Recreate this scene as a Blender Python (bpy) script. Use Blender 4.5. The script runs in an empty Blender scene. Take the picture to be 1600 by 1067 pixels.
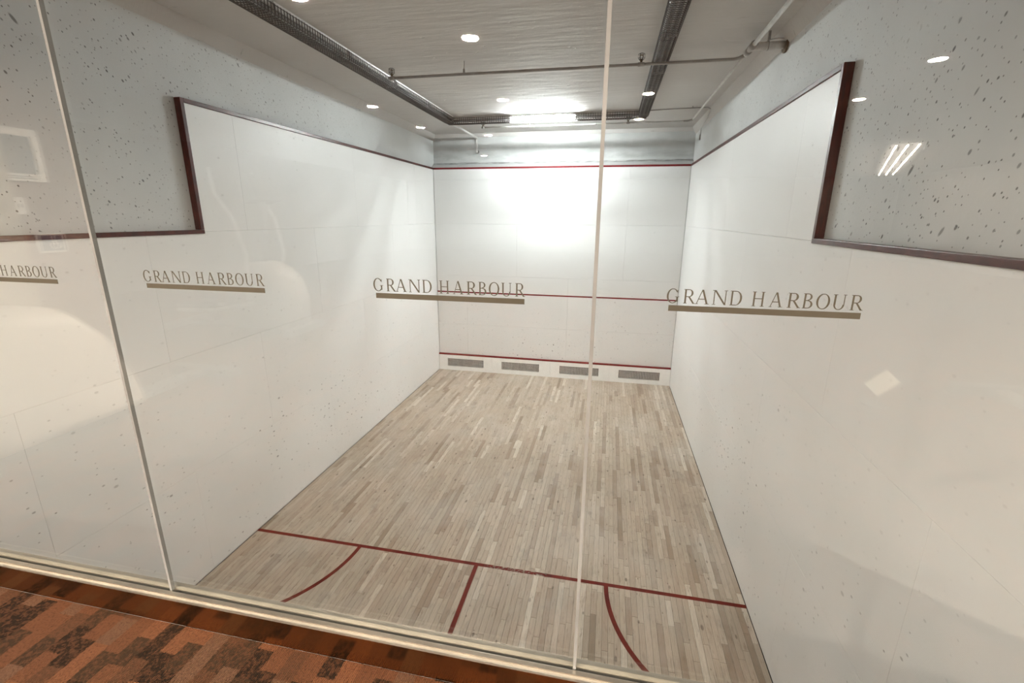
import bpy, bmesh, math, random
from mathutils import Vector, Matrix, Euler

random.seed(7)
S = bpy.context.scene
C = S.collection
PI = math.pi

# ------------------------------------------------------------------ camera
W = 5.64                      # court width; front wall at y = 0, glass at y = GY
GY = -9.75
CAM = Vector((4.0672, -10.6656, 3.7806))
w = Vector((0.26305, 0.20180, 0.03333))
F_PX = 719.61
Rw = Matrix.Rotation(w.length, 3, w.normalized())
R0 = Matrix(((1, 0, 0), (0, 0, -1), (0, 1, 0)))
RC = Rw @ R0                  # rows: right, down, forward
cd = bpy.data.cameras.new('camera')
cd.sensor_width = 36.0
cd.sensor_fit = 'HORIZONTAL'
cd.lens = F_PX * 36.0 / 1600.0
cd.clip_start = 0.02
cam = bpy.data.objects.new('camera', cd)
C.objects.link(cam)
m3 = Matrix((RC[0], -RC[1], -RC[2])).transposed()
cam.matrix_world = Matrix.Translation(CAM) @ m3.to_4x4()
S.camera = cam

# ------------------------------------------------------------------ world, exposure
wd = bpy.data.worlds.new('world')
S.world = wd
wd.use_nodes = True
wd.node_tree.nodes['Background'].inputs[0].default_value = (0.05, 0.05, 0.05, 1)
wd.node_tree.nodes['Background'].inputs[1].default_value = 0.2
S.view_settings.view_transform = 'Standard'
S.view_settings.look = 'None'
S.view_settings.gamma = 1.0
S.view_settings.use_curve_mapping = False
S.view_settings.exposure = 1.17
S.cycles.use_denoising = True
S.cycles.max_bounces = 14
S.cycles.diffuse_bounces = 6
S.cycles.glossy_bounces = 4
S.cycles.transparent_max_bounces = 16
S.cycles.sample_clamp_indirect = 8.0

L_TUBE = 515.0                 # radiance of the burning fluorescent tubes
L_DOWN = 1780.0                # radiance of the corridor downlights
C_TUBE = (0.95, 1.0, 1.0)
C_DOWN = (1.0, 0.84, 0.68)

# ------------------------------------------------------------------ material helpers
def new_mat(name):
    m = bpy.data.materials.new(name)
    m.use_nodes = True
    nt = m.node_tree
    b = nt.nodes['Principled BSDF']
    return m, nt, b

def N(nt, kind, **kw):
    n = nt.nodes.new(kind)
    for k, v in kw.items():
        setattr(n, k, v)
    return n

def setin(nt, sock, v):
    if isinstance(v, bpy.types.NodeSocket):
        nt.links.new(v, sock)
    else:
        sock.default_value = v

def mth(nt, op, a, b=None, c=None, clamp=False):
    n = N(nt, 'ShaderNodeMath', operation=op)
    n.use_clamp = clamp
    setin(nt, n.inputs[0], a)
    if b is not None: setin(nt, n.inputs[1], b)
    if c is not None: setin(nt, n.inputs[2], c)
    return n.outputs[0]

def mixc(nt, f, a, b, mode='MIX'):
    n = N(nt, 'ShaderNodeMix', data_type='RGBA', blend_type=mode)
    setin(nt, n.inputs[0], f)
    for s, v in ((n.inputs[6], a), (n.inputs[7], b)):
        if isinstance(v, tuple) and len(v) == 3: v = v + (1,)
        setin(nt, s, v)
    return n.outputs[2]

def pos(nt):
    return N(nt, 'ShaderNodeNewGeometry').outputs['Position']

def mapping(nt, vec, scale=(1, 1, 1), rot=(0, 0, 0), loc=(0, 0, 0)):
    n = N(nt, 'ShaderNodeMapping')
    setin(nt, n.inputs[0], vec)
    n.inputs['Location'].default_value = loc
    n.inputs['Rotation'].default_value = rot
    n.inputs['Scale'].default_value = scale
    return n.outputs[0]

def noise(nt, vec, scale=5, detail=4, rough=0.55, out='Fac'):
    n = N(nt, 'ShaderNodeTexNoise')
    setin(nt, n.inputs['Vector'], vec)
    n.inputs['Scale'].default_value = scale
    n.inputs['Detail'].default_value = detail
    n.inputs['Roughness'].default_value = rough
    return n.outputs[0] if out == 'Fac' else n.outputs[1]

def ramp(nt, f, stops):
    n = N(nt, 'ShaderNodeValToRGB')
    setin(nt, n.inputs[0], f)
    e = n.color_ramp.elements
    while len(e) < len(stops): e.new(0.5)
    for k, (p, c) in enumerate(stops):
        e[k].position = p
        e[k].color = c if len(c) == 4 else tuple(c) + (1,)
    return n.outputs[0]

def smooth(nt, f, lo, hi):
    n = N(nt, 'ShaderNodeMapRange', interpolation_type='SMOOTHSTEP')
    setin(nt, n.inputs[0], f)
    n.inputs[1].default_value = lo
    n.inputs[2].default_value = hi
    return n.outputs[0]

def bump(nt, h, strength, dist=0.01):
    n = N(nt, 'ShaderNodeBump')
    n.inputs['Strength'].default_value = strength
    n.inputs['Distance'].default_value = dist
    setin(nt, n.inputs['Height'], h)
    return n.outputs[0]

def plane(nt, axes):
    s = N(nt, 'ShaderNodeSeparateXYZ'); setin(nt, s.inputs[0], pos(nt))
    c = N(nt, 'ShaderNodeCombineXYZ')
    for k, a in enumerate(axes): setin(nt, c.inputs[k], s.outputs['xyz'.index(a)])
    return c.outputs[0]

def specks(nt, vec, scale, density, rlo, rhi, seed=0.0):
    """ball marks: a dot in some of the cells of a voronoi pattern"""
    v = N(nt, 'ShaderNodeTexVoronoi', voronoi_dimensions='2D')
    setin(nt, v.inputs['Vector'], mapping(nt, vec, loc=(seed, seed * .37, seed * .71)))
    v.inputs['Scale'].default_value = scale
    sep = N(nt, 'ShaderNodeSeparateColor')
    nt.links.new(v.outputs['Color'], sep.inputs[0])
    on = mth(nt, 'LESS_THAN', sep.outputs[0], density)
    rad = mth(nt, 'MULTIPLY_ADD', mth(nt, 'POWER', sep.outputs[1], 3.0), rhi - rlo, rlo)
    d = mth(nt, 'DIVIDE', v.outputs['Distance'], rad)
    dot = mth(nt, 'SUBTRACT', 1.0, smooth(nt, d, 0.55, 1.1))
    tone = mth(nt, 'MULTIPLY_ADD', sep.outputs[2], 0.45, 0.55)
    return mth(nt, 'MULTIPLY', mth(nt, 'MULTIPLY', dot, on), tone)

def simple(name, col, rough=0.5, metal=0.0, var=0.12, scale=9.0, bmp=0.0, bscale=60, spec=None):
    """plain stuff with a little procedural variation"""
    m, nt, b = new_mat(name)
    f = noise(nt, pos(nt), scale, 4)
    c = mixc(nt, smooth(nt, f, .3, .7), tuple(x * (1 - var) for x in col), tuple(min(1, x * (1 + var)) for x in col))
    nt.links.new(c, b.inputs['Base Color'])
    b.inputs['Roughness'].default_value = rough
    b.inputs['Metallic'].default_value = metal
    if spec is not None: b.inputs['Specular IOR Level'].default_value = spec
    if bmp:
        nt.links.new(bump(nt, noise(nt, pos(nt), bscale, 3), bmp, .002), b.inputs['Normal'])
    return m

def emis(name, col, strength):
    m, nt, b = new_mat(name)
    b.inputs['Base Color'].default_value = (.8, .8, .8, 1)
    b.inputs['Emission Color'].default_value = tuple(col) + (1,)
    b.inputs['Emission Strength'].default_value = strength
    return m

# ------------------------------------------------------------------ materials
M = {}

def panel_mat(name, seed, stretch, axes, g=1.0):
    m, nt, b = new_mat(name)
    P = pos(nt)
    V = mapping(nt, plane(nt, axes), scale=stretch)
    big = noise(nt, P, 0.9, 3)
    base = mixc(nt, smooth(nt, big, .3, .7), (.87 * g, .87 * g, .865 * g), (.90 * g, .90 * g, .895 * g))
    cl = smooth(nt, noise(nt, P, .8, 2), .44, .62)
    sepz = N(nt, 'ShaderNodeSeparateXYZ'); setin(nt, sepz.inputs[0], P)
    low = smooth(nt, mth(nt, 'MULTIPLY', sepz.outputs[2], -1.0), -2.6, -0.9)
    sp = specks(nt, V, 8.0, .30, .05, .12, seed)
    sp2 = specks(nt, V, 14.0, .30, .06, .14, seed + 3.1)
    mask = mth(nt, 'MULTIPLY', mth(nt, 'MAXIMUM', sp, sp2), mth(nt, 'MULTIPLY', mth(nt, 'MULTIPLY_ADD', cl, .6, .4), mth(nt, 'MULTIPLY_ADD', low, .75, .25)))
    scuff = smooth(nt, noise(nt, mapping(nt, P, scale=(2, 2, 9)), 3.0, 5, .65), .66, .8)
    base = mixc(nt, mth(nt, 'MULTIPLY', scuff, .18), base, (.5, .49, .47))
    c = mixc(nt, mth(nt, 'MULTIPLY', mask, .9), base, (.06, .055, .05))
    nt.links.new(c, b.inputs['Base Color'])
    b.inputs['Roughness'].default_value = .42
    b.inputs['Specular IOR Level'].default_value = .35
    return m
M['panel_side'] = panel_mat('white_court_panel', 0.0, (.6, 1, 1), 'yz')
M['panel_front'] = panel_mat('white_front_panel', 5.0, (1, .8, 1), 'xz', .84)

def concrete_mat(name, seed, rot):
    m, nt, b = new_mat(name)
    P = pos(nt)
    big = noise(nt, P, 1.1, 4)
    base = mixc(nt, smooth(nt, big, .25, .75), (.60, .615, .615), (.67, .69, .69))
    Q = mapping(nt, plane(nt, 'yz'), rot=rot)
    cl = smooth(nt, noise(nt, P, 1.5, 3), .30, .55)
    s1 = specks(nt, mapping(nt, Q, scale=(.62, 1, 1)), 13.0, .46, .05, .145, seed)
    s2 = specks(nt, mapping(nt, Q, scale=(.75, 1, 1)), 22.0, .55, .075, .175, seed + 2.3)
    s3 = specks(nt, mapping(nt, Q, scale=(.34, 1, 1)), 6.0, .20, .03, .09, seed + 4.9)
    mask = mth(nt, 'MULTIPLY', mth(nt, 'MAXIMUM', mth(nt, 'MAXIMUM', s1, s2), s3), mth(nt, 'MULTIPLY_ADD', cl, .75, .25))
    sy = N(nt, 'ShaderNodeSeparateXYZ'); setin(nt, sy.inputs[0], P)
    near = smooth(nt, mth(nt, 'MULTIPLY', sy.outputs[1], -1.0), 1.0, 6.0)
    mask = mth(nt, 'MULTIPLY', mask, mth(nt, 'MULTIPLY_ADD', near, .9, .1))
    c = mixc(nt, mth(nt, 'MULTIPLY', mask, .9), base, (.035, .035, .035))
    nt.links.new(c, b.inputs['Base Color'])
    b.inputs['Roughness'].default_value = .7
    h = mth(nt, 'ADD', noise(nt, P, 35, 4), mth(nt, 'MULTIPLY', mask, -1.5))
    nt.links.new(bump(nt, h, .25, .004), b.inputs['Normal'])
    return m
M['concrete_left'] = concrete_mat('painted_concrete_left', 1.0, (0, 0, -2.2))
M['concrete_right'] = concrete_mat('painted_concrete_right', 8.0, (0, 0, -2.2))

def front_upper_mat():
    m, nt, b = new_mat('painted_concrete_front')
    P = pos(nt)
    s = N(nt, 'ShaderNodeSeparateXYZ'); setin(nt, s.inputs[0], P)
    z = s.outputs[2]
    base = mixc(nt, smooth(nt, noise(nt, P, 2.2, 4), .3, .7), (.43, .44, .435), (.50, .51, .505))
    # a darker band along the wall just over the ledge and dust lying on the slope of the ledge
    band = mth(nt, 'MULTIPLY', smooth(nt, z, 4.99, 5.06), mth(nt, 'SUBTRACT', 1.0, smooth(nt, z, 5.10, 5.26)))
    band = mth(nt, 'MULTIPLY', band, smooth(nt, noise(nt, mapping(nt, P, scale=(.8, 1, 2.5)), 3, 5, .65), .34, .68))
    ledge = mth(nt, 'MULTIPLY', smooth(nt, z, 4.915, 4.945), mth(nt, 'SUBTRACT', 1.0, smooth(nt, z, 4.97, 4.985)))
    ledge = mth(nt, 'MULTIPLY', ledge, smooth(nt, noise(nt, mapping(nt, P, scale=(.6, 1, 6)), 6, 6, .7), .40, .58))
    c = mixc(nt, mth(nt, 'MULTIPLY', band, .5), base, (.25, .25, .235))
    c = mixc(nt, mth(nt, 'MULTIPLY', ledge, .8), c, (.16, .155, .145))
    nt.links.new(c, b.inputs['Base Color'])
    b.inputs['Roughness'].default_value = .75
    nt.links.new(bump(nt, noise(nt, P, 30, 4), .2, .004), b.inputs['Normal'])
    return m
M['concrete_front'] = front_upper_mat()

def ceiling_mat():
    m, nt, b = new_mat('painted_concrete_ceiling')
    P = pos(nt)
    n1 = noise(nt, mapping(nt, P, scale=(.5, 2.6, 1)), 3.2, 6, .6)
    n2 = noise(nt, P, .7, 3)
    c = mixc(nt, smooth(nt, n2, .3, .7), (.50, .485, .47), (.55, .54, .525))
    pit = smooth(nt, noise(nt, mapping(nt, P, scale=(1, 3.0, 1)), 5.5, 5, .62), .67, .74)
    c = mixc(nt, mth(nt, 'MULTIPLY', pit, .45), c, (.28, .27, .26))
    nt.links.new(c, b.inputs['Base Color'])
    b.inputs['Roughness'].default_value = .8
    h = mth(nt, 'ADD', n1, mth(nt, 'MULTIPLY', pit, -.6))
    nt.links.new(bump(nt, h, .6, .02), b.inputs['Normal'])
    return m
M['ceiling'] = ceiling_mat()

def wood_floor_mat():
    m, nt, b = new_mat('worn_maple_strip')
    P = pos(nt)
    a = N(nt, 'ShaderNodeAttribute', attribute_name='tone')
    t = a.outputs['Fac']
    base = ramp(nt, t, [(0, (.31, .24, .175)), (.25, (.45, .365, .285)), (.6, (.53, .445, .355)), (.86, (.60, .52, .43)), (1, (.72, .65, .555))])
    off = N(nt, 'ShaderNodeCombineXYZ')
    setin(nt, off.inputs[0], mth(nt, 'MULTIPLY', t, 41.0))
    setin(nt, off.inputs[1], mth(nt, 'MULTIPLY', t, 17.0))
    add = N(nt, 'ShaderNodeVectorMath', operation='ADD')
    setin(nt, add.inputs[0], P); setin(nt, add.inputs[1], off.outputs[0])
    Q = add.outputs[0]
    grain = noise(nt, mapping(nt, Q, scale=(26, 1.3, 1)), 4, 5, .6)
    fig = noise(nt, mapping(nt, Q, scale=(11, 1.7, 1)), 3.4, 5, .65)
    c = mixc(nt, mth(nt, 'MULTIPLY', smooth(nt, grain, .38, .68), .42), base, (.33, .265, .20))
    c = mixc(nt, mth(nt, 'MULTIPLY', smooth(nt, fig, .55, .68), .6), c, (.23, .178, .13))
    # scuffed grey traffic patches, dirt streaks and pale wear
    wear = smooth(nt, noise(nt, mapping(nt, P, scale=(1, .7, 1)), 1.6, 4, .6), .42, .68)
    c = mixc(nt, mth(nt, 'MULTIPLY', wear, .34), c, (.58, .53, .47))
    dirt = smooth(nt, noise(nt, mapping(nt, P, scale=(1.6, .8, 1)), 2.3, 6, .7), .55, .72)
    c = mixc(nt, mth(nt, 'MULTIPLY', dirt, .5), c, (.22, .185, .15))
    knot = specks(nt, mapping(nt, P, scale=(1, .45, 1)), 9.0, .42, .05, .16, 2.0)
    c = mixc(nt, mth(nt, 'MULTIPLY', knot, .75), c, (.09, .065, .05))
    nt.links.new(c, b.inputs['Base Color'])
    r = mth(nt, 'MULTIPLY_ADD', noise(nt, P, 7, 3), .25, .36)
    nt.links.new(r, b.inputs['Roughness'])
    b.inputs['Specular IOR Level'].default_value = .35
    nt.links.new(bump(nt, grain, .12, .001), b.inputs['Normal'])
    return m
M['wood'] = wood_floor_mat()

def worn_line_mat(name, col, patch, keep):
    """paint line, rubbed through to the wood inside the given stretch"""
    m, nt, b = new_mat(name)
    P = pos(nt)
    c = mixc(nt, smooth(nt, noise(nt, P, 14, 4), .35, .7), tuple(x * .8 for x in col), tuple(x * 1.15 for x in col))
    nt.links.new(c, b.inputs['Base Color'])
    b.inputs['Roughness'].default_value = .6
    b.inputs['Specular IOR Level'].default_value = .2
    if patch:
        s = N(nt, 'ShaderNodeSeparateXYZ'); setin(nt, s.inputs[0], P)
        x0, x1 = patch
        inside = mth(nt, 'MULTIPLY', smooth(nt, s.outputs[0], x0 - .12, x0 + .12), mth(nt, 'SUBTRACT', 1.0, smooth(nt, s.outputs[0], x1 - .12, x1 + .12)))
        n = noise(nt, mapping(nt, P, scale=(1, 2.2, 1)), 26, 5, .7)
        gone = mth(nt, 'MULTIPLY', inside, smooth(nt, n, keep, keep + .08))
        setin(nt, b.inputs['Alpha'], mth(nt, 'SUBTRACT', 1.0, gone))
    return m
M['floor_line'] = worn_line_mat('red_floor_paint', (.15, .008, .003), None, .5)
M['floor_line_worn'] = worn_line_mat('red_floor_paint_worn', (.15, .008, .003), (2.95, 3.6), .5)
M['wall_line'] = worn_line_mat('red_wall_paint', (.17, .008, .013), None, .5)

def trim_mat():
    m, nt, b = new_mat('cherry_stained_trim')
    P = pos(nt)
    g = noise(nt, mapping(nt, P, scale=(9, 1.6, 1.6)), 5, 5, .6)
    c = ramp(nt, g, [(0.2, (.018, .003, .002)), (.5, (.066, .008, .005)), (.8, (.13, .020, .012))])
    fleck = smooth(nt, noise(nt, mapping(nt, P, scale=(1, 1.0, 2)), 9, 5, .7), .72, .76)  # scattered pale flecks over the stain
    c = mixc(nt, mth(nt, 'MULTIPLY', fleck, .55), c, (.45, .40, .36))
    nt.links.new(c, b.inputs['Base Color'])
    b.inputs['Roughness'].default_value = .33
    b.inputs['Specular IOR Level'].default_value = .4
    return m
M['trim'] = trim_mat()

def carpet_mat():
    m, nt, b = new_mat('patchwork_loop_carpet')
    P = pos(nt)
    jit = N(nt, 'ShaderNodeVectorMath', operation='MULTIPLY_ADD')
    setin(nt, jit.inputs[0], noise(nt, P, 160, 2, .6, 'Color')); jit.inputs[1].default_value = (.010, .010, 0)
    setin(nt, jit.inputs[2], P)
    s = N(nt, 'ShaderNodeSeparateXYZ'); setin(nt, s.inputs[0], jit.outputs[0])
    bx, by = .052, .085
    col = mth(nt, 'FLOOR', mth(nt, 'DIVIDE', s.outputs[0], bx))
    wn = N(nt, 'ShaderNodeTexWhiteNoise', noise_dimensions='1D'); setin(nt, wn.inputs['W'], col)
    row = mth(nt, 'FLOOR', mth(nt, 'ADD', mth(nt, 'DIVIDE', s.outputs[1], by), wn.outputs['Value']))
    cv = N(nt, 'ShaderNodeCombineXYZ'); setin(nt, cv.inputs[0], col); setin(nt, cv.inputs[1], row)
    wc = N(nt, 'ShaderNodeTexWhiteNoise', noise_dimensions='2D'); setin(nt, wc.inputs['Vector'], cv.outputs[0])
    c = ramp(nt, wc.outputs['Value'], [(0, (.013, .009, .006)), (.20, (.040, .025, .015)), (.34, (.095, .046, .025)), (.50, (.140, .060, .030)), (.70, (.185, .078, .038)), (.9, (.140, .076, .046))])
    c.node.color_ramp.interpolation = 'CONSTANT'
    fl = noise(nt, P, 210, 3, .7)
    fl2 = noise(nt, mapping(nt, P, scale=(3.2, .6, 1)), 120, 2)
    dark = mth(nt, 'LESS_THAN', wc.outputs['Value'], .5)
    c = mixc(nt, mth(nt, 'MULTIPLY', smooth(nt, noise(nt, P, 85, 4, .75), .44, .58), mth(nt, 'MULTIPLY_ADD', dark, .5, .18)), c, (.12, .052, .027))
    c = mixc(nt, mth(nt, 'MULTIPLY', smooth(nt, fl, .46, .66), .5), c, (.020, .012, .008))
    rib = N(nt, 'ShaderNodeTexWave', wave_type='BANDS', bands_direction='X')
    setin(nt, rib.inputs['Vector'], P)
    rib.inputs['Scale'].default_value = 62
    rib.inputs['Distortion'].default_value = 1.2
    rib.inputs['Detail'].default_value = 2
    c = mixc(nt, mth(nt, 'MULTIPLY', mth(nt, 'SUBTRACT', 1.0, rib.outputs['Fac']), .35), c, (.04, .024, .015))
    nt.links.new(c, b.inputs['Base Color'])
    b.inputs['Roughness'].default_value = .95
    b.inputs['Specular IOR Level'].default_value = .1
    h = mth(nt, 'ADD', mth(nt, 'MULTIPLY', rib.outputs['Fac'], .6), mth(nt, 'ADD', fl, fl2))
    nt.links.new(bump(nt, h, .9, .004), b.inputs['Normal'])
    return m
M['carpet'] = carpet_mat()

def glass_mat():
    m = bpy.data.materials.new('clear_glass')
    m.use_nodes = True
    nt = m.node_tree
    nt.nodes.clear()
    out = N(nt, 'ShaderNodeOutputMaterial')
    mx = N(nt, 'ShaderNodeMixShader')
    tr = N(nt, 'ShaderNodeBsdfTransparent')
    gl = N(nt, 'ShaderNodeBsdfGlossy')
    fr = N(nt, 'ShaderNodeFresnel')
    # the node inverts the index on back faces: hand it the inverse there
    bf = N(nt, 'ShaderNodeNewGeometry').outputs['Backfacing']
    setin(nt, fr.inputs['IOR'], mth(nt, 'MULTIPLY_ADD', bf, 1 / 1.5 - 1.5, 1.5))
    tr.inputs[0].default_value = (.975, .985, .98, 1)
    gl.inputs['Roughness'].default_value = 0.0
    gl.inputs['Color'].default_value = (1, 1, 1, 1)
    nt.links.new(fr.outputs[0], mx.inputs[0])
    nt.links.new(tr.outputs[0], mx.inputs[1])
    nt.links.new(gl.outputs[0], mx.inputs[2])
    nt.links.new(mx.outputs[0], out.inputs[0])
    return m
M['glass'] = glass_mat()

def vinyl_mat():
    m = bpy.data.materials.new('taupe_etched_vinyl')
    m.use_nodes = True
    nt = m.node_tree
    nt.nodes.clear()
    out = N(nt, 'ShaderNodeOutputMaterial')
    mx = N(nt, 'ShaderNodeMixShader')
    df = N(nt, 'ShaderNodeBsdfDiffuse')
    tl = N(nt, 'ShaderNodeBsdfTranslucent')
    c = mixc(nt, noise(nt, pos(nt), 40, 3), (.15, .135, .105), (.175, .16, .125))
    nt.links.new(c, df.inputs[0]); nt.links.new(c, tl.inputs[0])
    mx.inputs[0].default_value = .5
    nt.links.new(df.outputs[0], mx.inputs[1]); nt.links.new(tl.outputs[0], mx.inputs[2])
    nt.links.new(mx.outputs[0], out.inputs[0])
    return m
M['vinyl'] = vinyl_mat()

M['silicone'] = simple('cream_silicone', (.225, .232, .232), .3)
M['shoe_clad'] = simple('polished_bronze_cladding', (.42, .29, .17), .16, 1.0, .06)
M['shoe_top'] = simple('satin_aluminium', (.80, .74, .64), .28, 1.0, .08)
M['shoe_side'] = simple('dull_aluminium', (.30, .29, .26), .4, .6, .08)
M['gasket'] = simple('grey_gasket', (.36, .33, .27), .5)
M['subfloor'] = simple('dark_subfloor', (.05, .04, .03), .9)
M['backing'] = simple('white_plaster', (.62, .61, .59), .7, var=.06)
M['tin'] = simple('white_painted_tin', (.87, .87, .86), .4, var=.03)
M['grille'] = simple('white_grille_wire', (.55, .55, .54), .5)
M['dark'] = simple('recess_shade_black', (.015, .015, .015), .9)  # shade of the grille cavity as a near-black colour
M['housing'] = simple('white_enamel_housing', (.62, .62, .60), .35)
M['wire'] = simple('grey_zinc_wire', (.055, .052, .048), .5, .3)
M['tube_off'] = simple('unlit_fluorescent_tube', (.36, .36, .36), .18, var=.03)
M['tube_on'] = emis('burning_fluorescent_tube', C_TUBE, L_TUBE)
M['cap'] = simple('aluminium_cap', (.5, .5, .5), .35, .9)
M['pipe_white'] = simple('white_painted_pipe', (.60, .60, .58), .45)
M['pipe_grey'] = simple('grey_painted_pipe', (.33, .32, .305), .5)
M['brass'] = simple('tarnished_brass', (.16, .12, .08), .4, .9)
M['lamp_on'] = emis('warm_downlight_lens', C_DOWN, L_DOWN)
M['lamp_ring'] = simple('white_downlight_ring', (.75, .74, .72), .4)
M['gym_wall'] = simple('beige_gym_wall', (.25, .18, .14), .8, var=.05)
M['gym_ceiling'] = simple('white_gym_ceiling', (.34, .32, .30), .85, var=.04)
M['gym_far'] = simple('grey_gym_wall', (.11, .095, .085), .8, var=.1, scale=.6)
M['door'] = simple('cream_door_paint', (.40, .36, .29), .5, var=.03)
M['metal'] = simple('satin_steel', (.55, .55, .55), .3, 1.0)
M['frame_w'] = simple('white_frame', (.82, .80, .76), .4)
M['photo_dark'] = simple('grey_print', (.16, .15, .14), .4, var=.5, scale=6)
M['photo_ink'] = simple('black_ink', (.04, .04, .04), .5)
M['paper'] = simple('cream_paper', (.85, .79, .66), .7, var=.03)
M['sign_blue'] = simple('blue_grey_plate', (.03, .06, .10), .5)
M['shell'] = simple('white_moulded_plastic', (.50, .47, .42), .25, var=.03)
M['shell_dim'] = simple('pale_grey_plastic', (.22, .21, .20), .4, var=.03)
M['shell_grey'] = simple('grey_moulded_plastic', (.10, .10, .10), .4)
M['black'] = simple('black_plastic', (.02, .02, .02), .85)
M['tube_far'] = emis('far_tube', C_DOWN, 150.0)
M['orange'] = simple('orange_wall_paint', (.60, .26, .11), .7)

# ------------------------------------------------------------------ geometry helpers
class MB:
    def __init__(self):
        self.v = []; self.f = []
    def box(self, a, b):
        x0, y0, z0 = [min(p, q) for p, q in zip(a, b)]
        x1, y1, z1 = [max(p, q) for p, q in zip(a, b)]
        n = len(self.v)
        self.v += [(x0, y0, z0), (x1, y0, z0), (x1, y1, z0), (x0, y1, z0), (x0, y0, z1), (x1, y0, z1), (x1, y1, z1), (x0, y1, z1)]
        self.f += [tuple(n + i for i in q) for q in ((0, 3, 2, 1), (4, 5, 6, 7), (0, 1, 5, 4), (1, 2, 6, 5), (2, 3, 7, 6), (3, 0, 4, 7))]
        return self
    def tube(self, path, r, seg=12, caps=True, radii=None):
        pts = [Vector(p) for p in path]
        n0 = len(self.v)
        up = None
        for i, p in enumerate(pts):
            if i == 0: t = pts[1] - p
            elif i == len(pts) - 1: t = p - pts[i - 1]
            else: t = (pts[i + 1] - p).normalized() + (p - pts[i - 1]).normalized()
            t.normalize()
            if up is None:
                a = Vector((0, 0, 1)) if abs(t.z) < .9 else Vector((1, 0, 0))
                up = t.cross(a).normalized()
            else:
                up = (up - t * up.dot(t)).normalized()
            s = t.cross(up)
            rr = radii[i] if radii else r
            for k in range(seg):
                q = p + (up * math.cos(2 * PI * k / seg) + s * math.sin(2 * PI * k / seg)) * rr
                self.v.append(tuple(q))
        for i in range(len(pts) - 1):
            for k in range(seg):
                a = n0 + i * seg + k; b = n0 + i * seg + (k + 1) % seg
                self.f.append((a, b, b + seg, a + seg))
        if caps:
            self.f.append(tuple(n0 + k for k in reversed(range(seg))))
            e = n0 + (len(pts) - 1) * seg
            self.f.append(tuple(e + k for k in range(seg)))
        return self
    def prism(self, poly, axis, lo, hi):
        """extrude a 2-D polygon along an axis ('x','y','z')"""
        n = len(self.v); k = len(poly)
        def P(a, b, h):
            return {'x': (h, a, b), 'y': (a, h, b), 'z': (a, b, h)}[axis]
        self.v += [P(a, b, lo) for a, b in poly] + [P(a, b, hi) for a, b in poly]
        self.f.append(tuple(n + i for i in range(k)))
        self.f.append(tuple(n + k + i for i in reversed(range(k))))
        for i in range(k):
            j = (i + 1) % k
            self.f.append((n + i, n + k + i, n + k + j, n + j))
        return self
    def build(self, name, mat, parent=None, smooth_=False, bevel=0.0, fix=True):
        me = bpy.data.meshes.new(name)
        me.from_pydata(self.v, [], self.f)
        if fix:
            bm = bmesh.new(); bm.from_mesh(me)
            bmesh.ops.recalc_face_normals(bm, faces=bm.faces)
            bm.to_mesh(me); bm.free()
        me.materials.append(mat)
        if smooth_:
            me.polygons.foreach_set('use_smooth', [True] * len(me.polygons))
        o = bpy.data.objects.new(name, me)
        C.objects.link(o)
        if parent is not None: o.parent = parent
        if bevel:
            md = o.modifiers.new('bevel', 'BEVEL')
            md.width = bevel; md.segments = 2; md.limit_method = 'ANGLE'
        return o

def tag(o, label, cat, group=None):
    o['label'] = label; o['category'] = cat
    if group: o['group'] = group
    return o

def struct(o, label=None):
    o['kind'] = 'structure'
    if label: o['label'] = label
    return o

def empty(name, loc, rz=0.0):
    o = bpy.data.objects.new(name, None)
    o.empty_display_size = .1
    C.objects.link(o)
    o.location = loc
    o.rotation_euler = (0, 0, rz)
    return o

def copy_tree(o, parent=None):
    c = o.copy(); C.objects.link(c); c.parent = parent
    for ch in list(o.children): copy_tree(ch, c)
    return c

# ------------------------------------------------------------------ court shell
REC = .055                    # how far the concrete stands back behind the white panels
YF = .21                      # upper front wall stands back
ZC = 5.585                    # court ceiling
ZG = 2.604                    # corridor floor
ZGC = 5.0                     # corridor ceiling
YS = -6.586                   # step in the side-wall boundary
Z_OUT, Z_LOW = 4.835, 3.612

# floor slab + maple strips
floor = struct(MB().box((0, GY, -.12), (W, 0, -.022)).build('floor', M['subfloor']), 'grey worn maple strip floor of the squash court')

def project(p):
    q = RC @ (Vector(p) - CAM)
    if q.z < .05: return None
    return (800 + F_PX * q.x / q.z, 533.5 + F_PX * q.y / q.z)

PW = W / 99.0
planks = []
for i in range(99):
    x0 = i * PW
    y = -random.uniform(0, .8)
    ys = [0.0]
    yy = y - .25
    while yy > GY + .2:
        ys.append(yy)
        yy -= random.choice((.32, .45, .6, .75, .9, 1.1))
    ys.append(GY)
    for a, b in zip(ys[:-1], ys[1:]):
        t = min(1, max(0, random.gauss(.5, .17)))
        r = random.random()
        if r < .035: t = random.uniform(.93, 1.0)
        elif r < .09: t = random.uniform(0, .12)
        c4 = [project((px, py, 0)) for px, py in ((x0, a), (x0 + PW, a), (x0 + PW, b), (x0, b))]
        ar = 0
        if all(c4) and any(0 < u < 1600 and 0 < v < 1067 for u, v in c4):
            cx = sum(q[0] for q in c4) / 4; cy = sum(q[1] for q in c4) / 4
            # the strip behind the base channel is hidden by it
            vis = cy < 930 + (cx - 300) * .2175
            if vis and 0 < cx < 1600 and cy < 1100:
                for k in range(4):
                    u0, v0 = c4[k]; u1, v1 = c4[(k + 1) % 4]
                    ar += u0 * v1 - u1 * v0
                ar = abs(ar) / 2
        planks.append((ar, x0, b, a, t))
planks.sort(key=lambda p: -p[0])
G = .0008
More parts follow.
